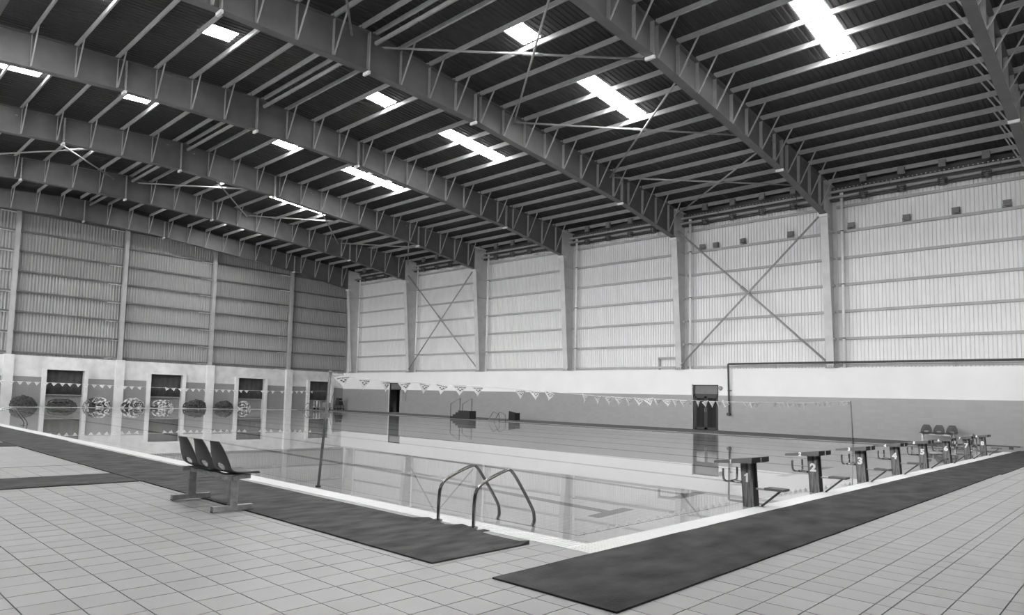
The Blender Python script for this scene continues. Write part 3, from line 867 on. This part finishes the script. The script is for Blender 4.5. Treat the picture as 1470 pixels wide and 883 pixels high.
Y2 = [-.2, .25, .7, 1.1, 1.55, 2.0, 2.45, 2.88, 3.32, 3.77, 4.19, 4.61, 5.04, 5.48, 5.92, 6.36, 6.76, 7.22, 7.64, 8.1, 8.54, 8.98, 9.42, 9.87, 10.29, 10.76, 12.51, 12.92, 13.38, 13.8, 14.23, 14.66, 15.1, 15.49, 15.89, 16.34, 16.8, 17.21, 17.69, 18.11, 19.36, 19.75, 20.2,
      20.95, 21.35, 21.77, 22.2, 22.62, 23.05, 23.5]
flagline(-40.4, [(-.3, 1.6), (3.2, 1.56), (6.7, 1.52), (10.75, 1.45), (15.3, 1.42), (20.7, 1.46), (25.6, 1.60)], Y2,
         'line of white pennants strung across the far end of the pool before the end wall', .30, .19, 4)
def pole(label, base, top):
    t = thing('flag_pole', label, 'pole', base, 'flag line poles')
    d = Vector(top)-Vector(base)
    MB().tube([(0, 0, 0), d], .021, 8).build('pole', pole_m, t)
    MB().tube([d*.995, d*1.012], .03, 8).build('cap', steel_l, t)
    MB().tube([(0, 0, 0), d*.02], .04, 8).build('socket', dark2, t)
pole('dark leaning flag pole on the pool rim behind the chair bench', (-4.61, .15, -.022), (-4.59, .27, 1.63))
pole('thin flag pole on the far pool rim behind starting block three', (-4.56, 25.05, -.022), (-4.6, 24.98, 1.65))
pole('pale flag pole at the far corner of the pool near the doorway', (-40.4, 25.1, -.022), (-40.4, 25.55, 1.62))
pole('flag pole on the pool rim at the far end of the pool side carpet', (-40.4, .05, -.022), (-40.4, -.25, 1.62))

# ------------------------------------------------------------------ chair benches
def shell(n=18, mrows=22):
    """moulded seat shell: back with an oval hand hole, seat pan; local x = width, y = forward"""
    path = []   # (y, z, halfwidth)
    ctrl = [(-.235, .365, .105), (-.20, .29, .15), (-.155, .19, .185), (-.11, .10, .20), (-.085, .045, .20), (-.03, .012, .20), (.10, .004, .205), (.24, .012, .20), (.27, -.005, .185)]
    pts = smooth_path([Vector(c) for c in ctrl], 3)
    m = MB(); vs = []; K = 26
    for p in pts:
        for i in range(K+1):
            u = i/K*2-1
            back = max(0, min(1, (p.y-.03)/.3))
            vs.append((u*p.z, p.x + .035*u*u*back*1.2, p.y + .02*u*u*(1-back)))
    fs = []
    for j in range(len(pts)-1):
        for i in range(K):
            zc = (pts[j].y+pts[j+1].y)/2; uc = ((i+.5)/K*2-1)*.2
            if pts[j].x < -.05 and ((zc-.085)/.040)**2+(uc/.085)**2 < 1: continue
            fs.append((j*(K+1)+i, j*(K+1)+i+1, (j+1)*(K+1)+i+1, (j+1)*(K+1)+i))
    m.add(vs, fs, True)
    return m.mesh('seat_shell', chair_p)
shell_me = shell()
def bench(label, loc, rz, spacing, film=True):
    t = thing('chair_bench', label, 'bench', loc, 'three seat chair benches', rz)
    lm = film_m
    L = spacing*1.27
    MB().bar((-L-.05, 0, .355), (L+.05, 0, .355), .06, .05).build('beam', lm, t)
    for s in (-1, 1):
        p = MB(); p.box(s*L-.03, s*L+.03, -.045, .045, .055, .35); p.build('leg_post', lm, t)
        MB().bar((s*L, -.235, .032), (s*L, .235, .032), .062, .055).build('foot_bar', lm, t)
        MB().bar((s*L, -.13, .365), (s*L, .19, .365), .055, .05).build('cross_arm', lm, t)
        for q in (-.21, .21): MB().box(s*L-.03, s*L+.03, q-.03, q+.03, 0, .008).build('foot_pad', rubber, t)
    for k in (-1, 0, 1):
        o = link('seat_shell', shell_me, t, (k*spacing, 0, .385))
        md = o.modifiers.new('thick', 'SOLIDIFY'); md.thickness = .012
        MB().box(k*spacing-.1, k*spacing+.1, -.08, .18, .375, .385).build('seat_bracket', lm, t)
bench('three dark plastic chairs on a film wrapped steel bench beside the pool carpet', (-3.85, -1.82, .012), 0, .41)
bench('three dark plastic chairs on a bench against the tiled wall', (-2.6, 29.55, .015), PI, .44)

# ------------------------------------------------------------------ lane rope heaps along the end wall
heaps = [(4.75, 6.35, .70, 'd', 'large dark heap of lane ropes beside the first pilaster'),
         (6.85, 8.75, .50, 'd', 'low dark heap of lane ropes in the first shuttered recess'),
         (9.12, 10.9, .68, 'w', 'black and white heap of lane ropes beyond the first shuttered recess'),
         (11.55, 13.1, .68, 'w', 'black and white heap of lane ropes just past the second pilaster'),
         (13.5, 15.2, .56, 'w', 'pale heap of lane ropes in front of the second shuttered recess'),
         (15.95, 17.7, .64, 'd', 'dark heap of coiled lane ropes before the third pilaster'),
         (18.3, 19.85, .60, 'd', 'dark heap of lane ropes just past the third pilaster'),
         (20.2, 21.3, .60, 'w', 'small black and white heap of lane ropes in the third shuttered recess')]
for k, (ya, yb, hh, kind, lb) in enumerate(heaps):
    yc, ry = (ya+yb)/2, (yb-ya)/2
    t = thing('lane_rope_heap', lb, 'rope heap', (XW+.72, yc, 0), 'heaps of lane ropes along the end wall')
    rnd = random.Random(50+k)
    def dome(a, f, out=0.0):
        """point on the lumpy mound: a round it, f from the foot (0) to the crown (1)"""
        c = max(0.0, math.cos(f*PI/2))**.8; lump = 1+.16*mnoise.noise((math.cos(a)*1.3+k*3, math.sin(a)*1.3, f*1.5))
        return Vector((.36*c*math.cos(a)*lump, .90*ry*c*math.sin(a)*lump, .86*hh*math.sin(f*PI/2)*lump)) * (1+out)
    m = MB(); A, Bn = 16, 6; vs = []
    for j in range(Bn+1):
        for i in range(A): vs.append(dome(2*PI*i/A, j/Bn)*.80)
    m.add(vs, [(j*A+i, j*A+(i+1) % A, (j+1)*A+(i+1) % A, (j+1)*A+i) for j in range(Bn) for i in range(A)], True)
    m.build('heap_core', lane_d, t)
    nc = 22
    for q in range(nc):
        # loops of rope draped over the mound, most of them on the pool side
        a0 = rnd.gauss(0, 1.0); f0 = rnd.uniform(.02, .95) ; ra = rnd.uniform(.25, .75); rf = rnd.uniform(.10, .30); tw = rnd.uniform(0, PI)
        pts = []
        for i in range(20):
            th = 2*PI*i/20
            u, v = math.cos(th), math.sin(th)*(1+.25*math.sin(2*th+tw))
            u, v = u*math.cos(tw)-v*math.sin(tw), u*math.sin(tw)+v*math.cos(tw)
            f = min(1.15, max(.03, f0+rf*v)); aa = a0+ra*u/(.35+.65*max(.15, math.cos(min(f, 1)*PI/2)))
            p = dome(aa, f, .02+.07*(q % 3)/2+.03*math.sin(3*th+q))
            p.x = max(p.x, -.42); p.z = max(p.z, .055); pts.append(p)
        MB().tube(pts, .046, 6, closed=True).build('rope_coil', lane_w if (kind == 'w' and q % 5 != 0) else lane_d, t)

# ------------------------------------------------------------------ things on the far deck
t = thing('pool_steps', 'black block of pool steps with two thin handrails on the far deck', 'steps', (-26.6, 26.4, .012))
for k in range(4):
    MB().box(-1.3+.24*k, .42, -.5, .1, .13*k, .13*(k+1)).build('step', dark_m, t)
for y in (-.48, .62):
    MB().tube(smooth_path([(-1.28, y, .0), (-1.28, y, .93), (-.45, y, 1.30), (-.45, y, .0)], 0), .022, 6).build('handrail', dark2, t)
t = thing('black_stool', 'small black box stool on the far deck beside a chrome ladder', 'stool', (-24.75, 28.6, .012), rz=-.15)
m = MB(); m.prism([(-.24, 0), (.40, 0), (.40, .50), (-.20, .58), (-.22, .12)], 1, -.02, .02); m.build('front_panel', dark_m, t, (0, -.3, 0))
MB().box(-.20, .40, -.3, .1, .42, .48).build('seat', dark_m, t)
for x in (-.18, .38): MB().box(x-.02, x+.02, -.28, .1, 0, .42).build('side_panel', dark_m, t)
MB().box(-.20, .40, .06, .1, 0, .42).build('back_panel', dark_m, t)
t = thing('bag_trolley', 'dark bag hung on a trolley in the corner by the end wall', 'trolley', (-45.55, 29.75, 0))
m = MB(); N = 10; vs = []
for j in range(7):
    f = j/6; z = .42+.62*f
    for i in range(N):
        a = 2*PI*i/N; r = (.40-.12*f)*(1+.08*mnoise.noise((i, j, 2)))
        vs.append((.65*r*math.cos(a), r*math.sin(a), z))
m.add(vs, [(j*N+i, j*N+(i+1) % N, (j+1)*N+(i+1) % N, (j+1)*N+i) for j in range(6) for i in range(N)]+[list(range(6*N, 7*N)), list(range(N))[::-1]], True)
m.build('bag', dark_m, t)
MB().tube([(.1, .08*math.cos(a*PI/5), 1.04+.09*math.sin(a*PI/5)) for a in range(10)], .02, 6, closed=True).build('bag_handle', jamb_m, t)
MB().box(.26, .28, -.18, .18, .78, .82).build('strap', jamb_m, t)
m = MB(); m.box(-.3, .3, -.35, .35, .12, .17)
for x in (-.25, .25):
    for y in (-.3, .3): m.bar((x, y, .17), (x, y, .45), .03)
m.build('trolley_frame', dark2, t)
for x in (-.25, .25):
    for y in (-.3, .3): MB().tube([(x-.02, y, .06), (x+.02, y, .06)], .06, 10).build('wheel', rubber, t)
t = thing('equipment_cart', 'low grey cart with white rails beside the last shuttered recess', 'cart', (-45.4, 27.9, 0))
MB().box(-.3, .3, -.75, .75, .18, .26).build('deck', panel_m, t)
MB().box(-.22, .22, .15, .65, .26, .62).build('crate', panel_m, t)
for y in (-.7, -.4): MB().tube([(.2, y, .26), (.2, y, .75), (-.2, y, .75), (-.2, y, .26)], .02, 6).build('rail', pipe_l, t)
for x in (-.25, .25):
    for y in (-.6, .6): MB().tube([(x-.02, y, .09), (x+.02, y, .09)], .09, 10).build('wheel', rubber, t)
t = thing('low_bench', 'long low dark plank bench on the far deck behind starting block eight', 'bench', (-.55, 27.6, .0))
MB().box(-.85, .75, -.15, .15, .09, .13).build('seat', dark2, t)
for x in (-.6, .5): MB().box(x-.05, x+.05, -.12, .12, 0, .09).build('leg', dark2, t)
